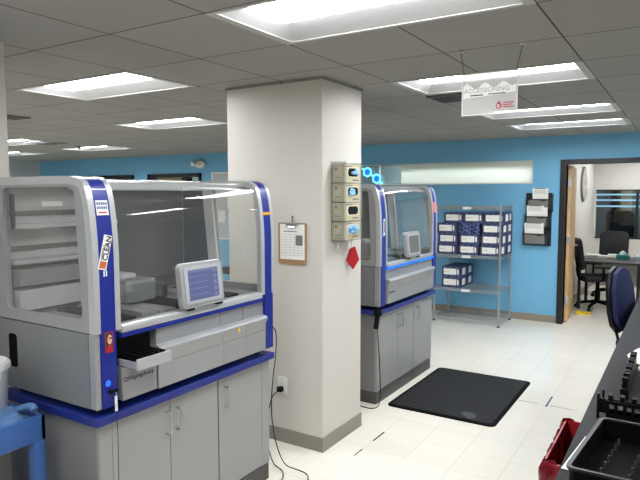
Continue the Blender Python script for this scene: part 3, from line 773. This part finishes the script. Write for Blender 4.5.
# ------------------------------------------------------------------ wire shelf with cartons
sx0, sx1, sy0, sy1 = -2.95, -2.030, 7.69, 8.30
sh = thing('wire_shelving_unit', 'chrome wire shelving unit against the blue wall', 'shelf', (sx0, sy0, 0))
Wd, Dp = sx1-sx0, sy1-sy0
for x in (.015, Wd-.015):
    for y in (.015, Dp-.015):
        p = MB().cyl((x, y, .012), (x, y, 1.63), .0125, n=12).build('post', M_wire, sh, True)
        MB().cyl((x, y, 0), (x, y, .014), .018, n=12).build('foot', M_black, p)
SHZ = (.07, .47, .93, 1.585)
for z in SHZ:
    m = MB()
    for y in (.015, Dp-.015):
        m.cyl((.015, y, z), (Wd-.015, y, z), .006, n=6); m.cyl((.015, y, z-.028), (Wd-.015, y, z-.028), .006, n=6)
        n = 22
        m.tube([(.02+(Wd-.04)*k/n, y, z-(.028 if k % 2 else 0)) for k in range(n+1)], .0042, 5)
    for x in (.015, Wd-.015):
        m.cyl((x, .015, z), (x, Dp-.015, z), .006, n=6); m.cyl((x, .015, z-.028), (x, Dp-.015, z-.028), .006, n=6)
    for k in range(1, 26): m.cyl((.015+(Wd-.03)*k/26, .015, z+.003), (.015+(Wd-.03)*k/26, Dp-.015, z+.003), .0032, n=5)
    for k in range(1, 4): m.cyl((.015, Dp*k/4, z-.002), (Wd-.015, Dp*k/4, z-.002), .003, n=5)
    s = m.build('wire_shelf', M_wire, sh)
    if z != .07: bx('label_strip', M_white, s, .40, .52, .004, .009, z-.032, z+.004)
BW, BH, BD = .272, .140, .26
def make_box(lab, turned=False):
    t = thing('carton', lab, 'box', group='patterned cartons on the wire shelves')
    MB().box(0, BW, 0, BD, 0, BH, .002).build('box', M_card_pattern_bold if turned else M_card_pattern, t)
    if not turned:
        bx('front_label', M_paper, t, .026, .205, -.0015, 0, .030, .112)
        bx('print', M_print, t, .035, .10, -.002, -.0012, .07, .074)
        bx('side_label', M_paper, t, BW, BW+.0015, .05, .17, .03, .118)
        bx('flap', M_paper, t, .218, .240, -.0012, 0, .038, .104)
    return t
bproto = make_box('')
ordr = ['bottom', 'second', 'third', 'top']
colw = ['left', 'middle', 'right']
z0 = .938
first = True
def place_box(x, y, z, lab):
    global first
    o = bproto if first else copy_tree(bproto); first = False
    o.location = (x, y, z); o['label'] = lab
xs = [-2.905, -2.606, -2.312]
for r in range(2):
    for c in range(3):
        place_box(xs[c]+.01*(r % 2), sy0+.035+.006*((r+c) % 2), z0+r*(BH+.003), 'navy carton with white label, %s column, %s row of the large stack' % (colw[c], ordr[r]))
place_box(xs[0]-.005, sy0+.035, z0+2*(BH+.003), 'navy carton with white label left of the unlabelled patterned carton, third row')
place_box(xs[2]+.012, sy0+.06, z0+2*(BH+.003), 'navy carton with white label to the right of the unlabelled patterned carton, third row')
t = make_box('navy and white patterned carton without a label, between labelled cartons', True); t.location = (xs[1]-.01, sy0+.05, z0+2*(BH+.003))
for o in t.children: o.scale = (1.05, 1, 1)
for c, x in enumerate((-2.83, -2.555, -2.28)):
    place_box(x, sy0+.075, z0+3*(BH+.003), 'navy carton with white label in the top row, %s of three' % colw[c])
for r in range(4):
    place_box(xs[2]+.004, sy0+.345, z0+r*(BH+.003), 'carton behind the right-hand column against the blue wall, %s row' % ordr[r])
for r in range(2):
    place_box(-2.845, sy0+.06, .478+r*(BH+.003), ('lower' if r == 0 else 'upper')+' of two stacked navy cartons on the shelf below the large stack')
    place_box(-2.845, sy0+.335, .478+r*(BH+.003), 'carton against the wall behind the '+('lower' if r == 0 else 'upper')+' of the two on the lower shelf')

# ------------------------------------------------------------------ wall pockets
wp = thing('wall_file_holder', 'black mesh three-pocket file holder on the blue wall beside the doorway', 'file holder', (-1.71, W, 1.05))
bx('back', M_mesh, wp, -.17, .17, -.012, -.002, 0, .72)
for k in range(3):
    z = .0+.235*k; sx = -.02+.02*k
    p = MB().prism([(-.004, z), (-.075, z+.02), (-.105, z+.17), (-.098, z+.17), (-.068, z+.028), (-.004, z+.01)], 0, sx-.165, sx+.165)
    for x in (sx-.165, sx+.160): p.prism([(-.004, z), (-.075, z+.02), (-.105, z+.17), (-.004, z+.25)], 0, x, x+.005)
    p = p.build('pocket', M_mesh, wp)
    f = MB().prism([(-.14+sx, z+.03), (.12+sx-.01*k, z+.03), (.12+sx, z+.155), (.05+sx, z+.135), (-.04+sx, z+.165), (-.14+sx, z+.16)], 1, -.107, -.106)
    m = Matrix.Translation((0, -.0895, z+.095)) @ Matrix.Rotation(math.radians(11.3), 4, 'X') @ Matrix.Translation((0, .1065, -(z+.095)))
    f.xf(m); f.build('front_insert', M_mesh_grey, p)
    for j, (a, b) in enumerate(((-.14, .08), (.085, .13)) if k == 1 else (((-.145, .105),) if k == 0 else ((-.09, .11),))):
        q = thing('paper_sheaf', ['papers in the lowest wall pocket', 'papers in the middle wall pocket', 'single white sheet in the topmost wall pocket'][k]+(' toward the doorway' if j else ' of the black file holder'), 'papers', (-1.71, W, 1.05))
        rotm = Matrix.Translation((0, -.055-.012*j, z+.03)) @ Matrix.Rotation(math.radians(7), 4, 'X')
        MB().box(a+sx, b+sx, -.004, .004, 0, .285-.02*j).xf(rotm).build('sheet', M_paper, q)
        pr = MB()
        for i in range(5): pr.box(a+sx+.02, b+sx-.02-.01*(i % 2), -.0047, -.0041, .262-.02*j-i*.012, .265-.02*j-i*.012)
        pr.box(a+sx+.03, b+sx-.03, -.006, -.004, .277-.02*j, .286-.02*j)
        pr.xf(rotm); pr.build('print', M_print, q)

# hexagon sticker on the glazed strip
hx = thing('hexagon_sign', 'glowing cyan sign of two linked hexagons on the glazed strip behind the pillar', 'sign', (-4.26, W-.013, 2.06))
q = MB(); q2 = MB()
def hexa(cx, cz, r): return [(cx+r*math.cos(PI/6+k*PI/3), cz+r*math.sin(PI/6+k*PI/3)) for k in range(6)]
for cx, cz in ((-.075, .045), (.09, -.062)):
    q.prism(hexa(cx, cz, .085), 1, -.004, -.001); q2.prism(hexa(cx, cz, .055), 1, -.0055, -.0035)
for a, b in (((-.24, .125), (-.13, .085)), ((.14, -.11), (.20, -.14)), ((-.03, .02), (.04, -.03))):
    d = (Vector(b)-Vector(a)).normalized(); n = Vector((-d.y, d.x))*.014
    q.prism([tuple(Vector(a)+n), tuple(Vector(b)+n), tuple(Vector(b)-n), tuple(Vector(a)-n)], 1, -.004, -.001)
q.build('outline', emit('lit pale cyan', (120, 220, 255), 1.0), hx); q2.build('hexagon', M_cyan, hx)

# ------------------------------------------------------------------ far wall: emergency light, boards
el = thing('emergency_light', 'white oval emergency light high on the blue wall left of the pillar', 'emergency light', (-7.92, W, 2.325))
MB().ball((0, -.03, 0), .1, (1.35, .35, .75), 18).build('body', M_white, el, True)
MB().cyl((.05, -.055, .0), (.06, -.085, 0), .045, .05).cyl((-.13, -.03, .02), (-.19, -.05, .02), .035, .05).build('lamp_head', M_white, el, True)
MB().ball((.055, -.08, 0), .016, n=8).build('bulb', M_black, el)
wb = thing('whiteboard', 'whiteboard on the blue wall just left of the pillar', 'whiteboard', (-7.12, W, .93))
bx('panel', M_wall_grey, wb, -.50, .50, -.02, -.002, 0, 1.22)
MB().holed([(-.52, -.02), (.52, -.02), (.52, 1.24), (-.52, 1.24)], [(-.49, .01), (.49, .01), (.49, 1.21), (-.49, 1.21)], 1, -.026, -.002).build('frame', M_white, wb)
for k in range(3): bx('posted_note', M_paper, wb, -.36+.22*k, -.2+.22*k, -.0225, -.02, .3+.28*(k % 2), .52+.28*(k % 2))
wb = thing('whiteboard', 'long pale board on the blue wall in the far corner', 'whiteboard', (-12.1, W, 1.0))
bx('panel', M_pale_cyan, wb, -.62, .5, -.02, -.002, 0, 1.14)
MB().holed([(-.64, -.02), (.52, -.02), (.52, 1.16), (-.64, 1.16)], [(-.61, .01), (.49, .01), (.49, 1.13), (-.61, 1.13)], 1, -.026, -.002).build('frame', M_white, wb)
for x, y, lab in ((-8.3, 6.0, 'small dark sprinkler head on the far ceiling'),):
    s = thing('sprinkler_head', lab, 'sprinkler', (x, y, H)); MB().cyl((0, 0, -.004), (0, 0, 0), .035).build('escutcheon', M_vent, s); MB().cyl((0, 0, -.05), (0, 0, -.004), .012).cyl((0, 0, -.055), (0, 0, -.05), .022).build('nozzle', M_vent, s)

# ------------------------------------------------------------------ task chairs
def make_task_chair(name_label, loc, rz, seat_m, back_m, arms=True, seat_z=.48, back_w=.44, back_h=.5):
    """faces +x in its own frame"""
    t = thing('office_chair', name_label, 'chair', loc, rz)
    MB().box(-.23, .23, -.235, .235, seat_z-.035, seat_z+.045, .03, seg=3).build('seat', seat_m, t, True)
    bk = MB().prism(rrect(-back_w/2, back_w/2, 0, back_h, .1, 6), 0, -.025, .025, .012)
    bk.xf(Matrix.Translation((-.25, 0, seat_z+.13)) @ Matrix.Rotation(math.radians(-8), 4, 'Y')); bk.build('backrest', back_m, t, True)
    MB().tube([(-.05, 0, seat_z-.05), (-.24, 0, seat_z-.04), (-.30, 0, seat_z+.06), (-.305, 0, seat_z+.3)], .022, 10, 1).build('back_bracket', M_black_matte, t, True)
    MB().cyl((0, 0, .10), (0, 0, seat_z-.03), .028).cyl((0, 0, .10), (0, 0, .3), .04).build('gas_column', M_black_matte, t, True)
    for k in range(5):
        a = k*2*PI/5+.3; c, s = math.cos(a), math.sin(a)
        lg = MB().tube([(0, 0, .12), (.15*c, .15*s, .105), (.29*c, .29*s, .075)], .022, 8).build('leg', M_black_matte, t, True)
        MB().cyl((.29*c-.016*s, .29*s+.016*c, .031), (.29*c+.016*s, .29*s-.016*c, .031), .03).cyl((.29*c, .29*s, .03), (.29*c, .29*s, .075), .012).build('caster', M_black, lg, True)
    if arms:
        for sgn in (-1, 1):
            ar = MB().tube([(0, sgn*.18, seat_z-.02), (0, sgn*.27, seat_z), (0, sgn*.275, seat_z+.18)], .016, 8, 1).build('armrest', M_black_matte, t, True)
            MB().box(-.14, .12, sgn*.275-.04, sgn*.275+.04, seat_z+.175, seat_z+.205, .012).build('arm_pad', M_black, ar, True)
    return t
make_task_chair('black office chair at the near side of the desk in the office', (-1.10, 9.74, 0), .38, M_chair_black, M_chair_black, True, .48, .42, .48)
make_task_chair('black office chair behind the desk in the office, its back to the window', (-1.06, 11.05, 0), -PI/2-.05, M_chair_navy, M_chair_black, True, .46, .46, .52)
make_task_chair('black chair at the far blue wall seen in the gap beside the pillar', (-6.45, 7.55, 0), PI*.9, M_chair_black, M_chair_black, False)
# counter-height chair
ch = thing('counter_chair', 'navy upholstered tall chair with a black shell beside the charcoal counter', 'chair', (-.222, 5.25, -.03), -.24)
q = MB().prism([(-.03, .0), (.10, -.0), (.19, .06), (.22, .16), (.205, .34), (.14, .46), (.03, .5), (-.03, .5), (-.14, .46), (-.205, .34), (-.22, .16), (-.19, .06), (-.10, 0)], 0, -.012, .030, .012)
m = Matrix.Translation((-.165, 0, .70)) @ Matrix.Rotation(math.radians(-7), 4, 'Y')
q.xf(m); q.build('backrest', M_chair_navy, ch, True)
q = MB().prism([(-.05, -.02), (.11, -.02), (.205, .05), (.235, .16), (.22, .35), (.15, .475), (.03, .515), (-.03, .515), (-.15, .475), (-.22, .35), (-.235, .16), (-.205, .05), (-.11, -.02)], 0, -.05, -.010, .012)
q.xf(m); q.build('shell', M_black, ch, True)
MB().box(-.17, .26, -.22, .22, .58, .66, .03, seg=3).build('seat', M_chair_navy, ch, True)
for sy in (-.19, .19):
    MB().tube([(-.16, sy, .0), (-.15, sy, .35), (-.14, sy, .6), (-.19, sy, .78)], .012, 8).build('leg', M_black, ch, True)
    MB().tube([(.24, sy, .0), (.22, sy, .35), (.21, sy, .6)], .012, 8).build('leg', M_black, ch, True)
MB().cyl((-.155, -.19, .22), (-.155, .19, .22), .009).cyl((.23, -.19, .22), (.23, .19, .22), .009).build('footrest', M_black, ch)

# ------------------------------------------------------------------ office beyond the doorway
dl = thing('office_door', 'birch door leaf standing open into the office with steel hinges', 'door', (DX0-.004, W+.135, 0), math.radians(4.2))
bx('leaf', M_wood, dl, 0.0, .044, .0, .90, .008, 2.135, .002)
for z in (.24, 1.08, 1.86):
    bx('hinge', M_chrome, dl, .005, .052, -.010, -.0005, z, z+.11, .002)
MB().cyl((.044, .83, 1.0), (.085, .83, 1.0), .012).tube([(.085, .83, 1.0), (.088, .80, 1.0), (.088, .72, 1.0)], .010).build('lever_handle', M_chrome, dl, True)
bx('latch_plate', M_chrome, dl, .010, .034, .9002, .902, .95, 1.05)
dk = thing('office_desk', 'dark desk with pale legs in the office', 'desk', (-.55, 10.08, 0))
bx('desktop', M_desk, dk, -.83, .75, -.48, .42, .715, .745, .004)
for x, y in ((-.80, -.42), (.00, -.44), (-.80, .36), (.70, -.42), (.70, .36)):
    bx('leg', M_black_frame, dk, x-.022, x+.022, y-.022, y+.022, 0, .715)
bx('modesty_panel', M_wall_white, dk, -.80, .70, .30, .315, .32, .70)
def on_desk(name, lab, cat, x, y, fn):
    t = thing(name, lab, cat, (x, y, .7455)); fn(t); return t
def f1(t): MB().box(-.1, .1, -.07, .07, 0, .055, .006).build('tray', M_white, t); bx('slot', M_ink, t, -.08, .08, -.0715, -.07, .02, .028)
on_desk('letter_tray', 'white paper tray on the desk behind the near black chair', 'tray', -1.23, 10.16, f1)
def f2(t): MB().box(-.065, .065, -.05, .05, 0, .04, .008).build('box', M_white, t); bx('lid', M_paper, t, -.067, .067, -.052, .052, .038, .048, .003)
on_desk('small_white_box', 'small low white box on the desk between the paper tray and rounder box', 'box', -1.08, 10.10, f2)
def f3(t): MB().box(-.09, .09, -.06, .06, 0, .05, .015).build('case', mat('ivory plastic', (230, 220, 196), .5), t); bx('lid', M_white, t, -.07, .07, -.05, .05, .05, .068, .006)
on_desk('wipes_case', 'ivory case on the desk left of the teal tissue box', 'box', -.945, 10.16, f3)
def f4(t):
    MB().box(-.09, .09, -.06, .06, 0, .075, .004).build('carton', M_teal, t)
    MB().grid(lambda u, v: ((u-.5)*.09+.01*math.sin(v*9), (v-.5)*.03*math.sin(u*6)+.0, .072+.07*v*(1-abs(u-.45))), 8, 6).build('tissue', M_paper, t, True, .001)
on_desk('tissue_box', 'teal tissue box with a white tissue on the desk', 'tissue box', -.80, 10.08, f4)
def f5(t):
    MB().lathe([(.03, 0), (.032, .01), (.032, .07), (.012, .085)], n=16).build('bottle', mat('clear gel', (190, 200, 205), .2), t, True)
    MB().cyl((0, 0, .085), (0, 0, .11), .008).box(-.03, .008, -.006, .006, .108, .118).build('pump', M_white, t)
on_desk('pump_bottle', 'small pump bottle at the right end of the desk in view', 'bottle', -.60, 10.0, f5)
wc = thing('wall_clock', 'round grey-framed wall clock on the office side wall, seen edge-on', 'clock', (-1.50, 10.80, 1.915))
MB().lathe([(.0, .02), (.24, .02), (.26, .035), (.29, .035), (.30, .0), (.0, .0)], n=36).xf(Matrix.Rotation(PI/2, 4, 'Y')).build('rim', mat('pewter rim', (128, 126, 120), .35, .3), wc, True)
MB().cyl((.021, 0, 0), (.0365, 0, 0), .268, n=36).build('face', mat('dull glass face', (176, 176, 168), .2), wc)
MB().box(.0365, .039, -.008, .008, 0, .17).box(.0365, .039, -.0, .11, -.008, .008).build('hand', M_ink, wc)
ys = thing('yellow_wedge', 'yellow door wedge on the floor by the office door', 'door wedge', (-1.22, 9.24, 0))
ys.scale = (1.5, 1.5, 1.3)
MB().prism([(-.07, 0), (.07, 0), (.07, .035), (.05, .035)], 0, -.025, .025).xf(Matrix.Rotation(PI/2+.3, 4, 'Z')).build('wedge', M_yellow, ys)
MB().box(-.02, .06, .02, .06, .0, .018, .004).build('grip', M_yellow, ys)
# things in the corridor beyond the office window
make_task_chair('dim dark chair beyond the office window', (-1.08, 13.0, .0), PI/2, M_chair_black, M_chair_black, False, .75, .5, .55)

# ------------------------------------------------------------------ right-hand counter and what stands on it
CZ = .91
co = thing('lab_counter', 'long charcoal lab counter along the right edge', 'counter', (-.306, 1.0, 0))
bx('worktop', M_counter, co, 0, .85, -.5, 5.1, CZ-.035, CZ, .003)
bx('base_panel', M_cab_side, co, .45, .83, -.45, 5.05, 0, CZ-.035)
for y in (1.9, 3.2, 5.0): bx('support', M_cab_side, co, .10, .45, y, y+.03, 0, CZ-.035)

# black reagent rack: open tray with pegs
bt = thing('black_tray', 'large open black plastic tray with rows of pegs on the counter, nearest the camera', 'tray', (-.015, 1.945, CZ), math.radians(0))
x0, x1, y0, y1, hh = -.225, .33, -.21, .245, .088
def sk(x, y): return (x+.09*(y), y)       # the tray is set slightly askew
out = [sk(*p) for p in rrect(x0, x1, y0, y1, .02)]; inn = [sk(*p) for p in rrect(x0+.007, x1-.007, y0+.007, y1-.007, .015)]
MB().holed(out, inn, 2, .0, hh-.006).build('wall', M_black, bt)
MB().prism(inn, 2, .004, .016).build('base', M_black_matte, bt)
out2 = [sk(*p) for p in rrect(x0-.005, x1+.005, y0-.005, y1+.005, .025)]
MB().holed(out2, inn, 2, hh-.008, hh).build('rim', mat('worn black rim', (34, 34, 36), .4), bt)
pgm = mat('glossy black pegs', (60, 60, 62), .2)
pg0 = None
for i in range(7):
    for j in range(8):
        x, y = sk(x0+.06+i*.075, y0+.045+j*.053)
        if pg0 is None: pg = pg0 = MB().cyl((0, 0, 0), (0, 0, .022), .005, .004, n=8).build('peg', pgm, bt, True)
        else: pg = pg0.copy(); COL.objects.link(pg)
        pg.location = (x, y, .016)
pp = tag(MB().grid(lambda u, v: (-.300+.07*u+.03*v, 1.90+.30*v, CZ+.004+.006*math.sin(v*5)*u+.02*u*v*(1-v)), 4, 10).build('paper_slip', M_paper, None, True, .0015), 'white paper slip on the counter edge beside the black tray', 'paper')
# comb rack
cr = thing('comb_rack', 'black slotted tube rack standing just behind the large black tray', 'rack', (-.03, 2.45, CZ))
m = MB().box(-.20, .34, -.02, .02, 0, .012).box(-.20, .34, -.024, -.018, .012, .022).box(-.20, .34, -.024, -.018, .060, .072)
for k in range(19): m.box(-.20+k*.0285, -.188+k*.0285, -.024, -.018, .02, .062)
m.build('slotted_front', M_black, cr)
m = MB().box(-.20, .34, .014, .022, .0, .068)
for k in range(14): m.box(-.195+k*.04, -.178+k*.04, -.012, .022, .068, .090, .002)
m.build('pegged_back', M_black, cr)
MB().box(-.226, -.2, -.018, -.010, .02, .075).box(-.232, -.224, -.03, .0, .0, .095, .001).box(-.218, -.21, .01, .02, .03, .10, .001).build('end_fork', M_black, cr)
bx('shelf_strip', M_mesh_grey, cr, -.20, .34, -.018, .014, .040, .046)
# upright rack running away from the camera
ur = thing('upright_rack', 'narrow black rack running lengthwise on the counter behind the slotted rack', 'rack', (-.195, 2.66, CZ))
m = MB().box(0, .02, 0, .52, 0, .085)
for k in range(9): m.box(-.003, .023, .01+k*.057, .035+k*.057, .085, .10+.004*(k % 2), .002)
m.build('panel', M_black, ur)
m = MB()
for k in range(9): m.box(-.003, 0, .012+k*.057, .04+k*.057, .015, .07)
m.build('slots', M_black_matte, ur)
MB().box(-.006, .026, -.02, .0, 0, .06, .002).build('end_block', M_black, ur)
# folded pad and crumpled tissue
pd = thing('paper_pad', 'beige folded pad on the counter beneath a crumpled white tissue', 'pad', (-.02, 3.24, CZ))
MB().box(-.15, .15, -.07, .12, 0, .012, .003).build('pad', mat('beige pad', (216, 196, 180), .8), pd)
rr = random.Random(5); hm = [[rr.random() for _ in range(12)] for _ in range(12)]
def crump(u, v):
    i, j = min(int(u*9), 9), min(int(v*9), 9)
    return (-.228+.30*u+.02*hm[j][i], 3.20+.24*v+.03*hm[i][j], CZ+.014+(.06+.09*hm[i][j])*math.sin(PI*min(1, u*1.1+.05))*math.sin(PI*min(1, v+.05)))
tag(MB().grid(crump, 9, 9).build('crumpled_tissue', M_paper, None, False, .0015), 'crumpled white tissue on the counter at the right edge', 'tissue')

# red bin under the counter edge
rb = thing('red_waste_bin', 'red waste bin with a rumpled red liner standing against the counter', 'bin', (-.262, 2.60, 0))
rm_ = [(-.19, -.27), (.17, -.27), (.17, .27), (-.19, .27)]
MB().holed([(-.175, -.255), (.155, -.255), (.155, .255), (-.175, .255)], [(-.168, -.248), (.148, -.248), (.148, .248), (-.168, .248)], 2, .01, .72).build('tub', M_red, rb)
bx('base', M_red, rb, -.175, .155, -.255, .255, .0, .015)
def liner(u, v):
    pts = rm_+[rm_[0]]; k = min(int(u*4), 3); f = u*4-k
    x = pts[k][0]*(1-f)+pts[k+1][0]*f; y = pts[k][1]*(1-f)+pts[k+1][1]*f
    n = math.sin(u*90)*.006+math.sin(u*151+v*7)*.005
    if v < .5:
        s = 1.0; z = .52+.4*v+.012*math.sin(u*70)
        s = 1.0+.02*math.sin(u*120)
    else:
        s = .93-.25*(v-.5); z = .72-.5*(v-.5)*1.4+.012*math.sin(u*70)
    return ((x)*s+n, (y)*s+n, z)
MB().grid(liner, 96, 12).build('liner', M_redbag, rb, True, .001)

# blue utility cart at the lower left with tub and cloth
ct = thing('utility_cart', 'blue plastic utility cart at the lower left, in front of the near cabinet', 'cart', (-2.375, 1.50, -.0))
cw, cl2 = .46, .95
def deck(z, hgt):
    m = MB().box(-cw+.01, -.01, -cl2+.01, -.01, z, z+.02)
    m.box(-.022, 0, -cl2, 0, z-.06, z+hgt, .004).box(-cw, -cw+.022, -cl2, 0, z-.06, z+hgt, .004).box(-cw, 0, -.022, 0, z-.06, z+hgt, .004).box(-cw, 0, -cl2, -cl2+.022, z-.06, z+hgt, .004)
    return m
deck(.745, .055).build('top_tray', M_cart, ct, True)
deck(.22, .06).build('bottom_tray', M_cart, ct, True)
for x in (-cw+.002, -.054):
    for y in (-cl2+.002, -.054):
        lg = MB().box(x, x+.052, y, y+.052, .12, .70, .006).build('leg', M_cart, ct, True)
        MB().cyl((x+.012, y+.026, .06), (x+.04, y+.026, .06), .06, n=20).box(x+.02, x+.032, y+.02, y+.032, .06, .13).build('caster', M_black, lg, True)
bk = thing('white_tub', 'milky white tub with a lid on the blue cart, cut off by the photo edge', 'tub', (-2.655, 1.385, .7655))
bk.scale = (1, 1, 1.12)
MB().lathe([(.088, 0), (.092, .01), (.104, .20), (.104, .205)], n=32).build('body', M_bucket, bk, True)
MB().lathe([(.113, .196), (.115, .203), (.113, .218), (.10, .228), (.06, .224), (.0, .224)], n=32).build('lid', M_white, bk, True)
bx('clip', M_white, bk, .108, .122, -.01, .015, .165, .205, .002)
tw = thing('blue_cloth', 'pale blue cloth heaped at the corner of the blue cart', 'cloth', (-2.466, 1.385, .7655))
rr = random.Random(11); ph = [rr.uniform(0, 6) for _ in range(6)]
def heap(u, v):
    x, y = (u-.5)*.11, (v-.5)*.19
    e = max(0, math.sin(PI*min(1, max(0, u))))**.5*max(0, math.sin(PI*v))**.5
    z = e*(.045+.016*math.sin(u*9+ph[0]+3*v)+.014*math.sin(v*11+ph[1]-4*u)+.008*math.sin(u*21+ph[2]))+.001
    return (x+.012*math.sin(v*8+ph[3]), y+.012*math.sin(u*9+ph[4])-.01, z+.022*u*v)
MB().grid(heap, 26, 26).build('heap', M_towel, tw, True, .002)
MB().tube([(.0, .04, .055), (.04, .062, .074), (.073, .072, .078), (.085, .070, .066)], .016, 10, 2).build('fold', M_towel, tw, True)

# ------------------------------------------------------------------ world, camera
wd = bpy.data.worlds.new('world'); S.world = wd; wd.use_nodes = True
wd.node_tree.nodes['Background'].inputs[0].default_value = (.5, .5, .5, 1); wd.node_tree.nodes['Background'].inputs[1].default_value = .05
yaw, pitch, roll, f = .5583, .0796, -.0018, 586.29
fw = Vector((-math.sin(yaw)*math.cos(pitch), math.cos(yaw)*math.cos(pitch), -math.sin(pitch)))
r = Vector((math.cos(yaw), math.sin(yaw), 0)); u = r.cross(fw)
r2 = r*math.cos(roll)+u*math.sin(roll); u2 = -r*math.sin(roll)+u*math.cos(roll)
cam = bpy.data.cameras.new('camera'); cam.sensor_width = 36; cam.sensor_fit = 'HORIZONTAL'; cam.lens = f/640*36; cam.clip_start = .05
co_ = bpy.data.objects.new('camera', cam); COL.objects.link(co_)
mm = Matrix((r2, u2, -fw)).transposed().to_4x4(); mm.translation = (0, 0, 1.7715); co_.matrix_world = mm
S.camera = co_
vs = S.view_settings
S.display_settings.display_device = 'sRGB'
vs.view_transform = 'Standard'; vs.look = 'None'; vs.gamma = 1; vs.use_curve_mapping = False; vs.exposure = 0.5
S.cycles.use_denoising = True
S.cycles.max_bounces = 10; S.cycles.diffuse_bounces = 5; S.cycles.transparent_max_bounces = 24; S.cycles.sample_clamp_indirect = 6
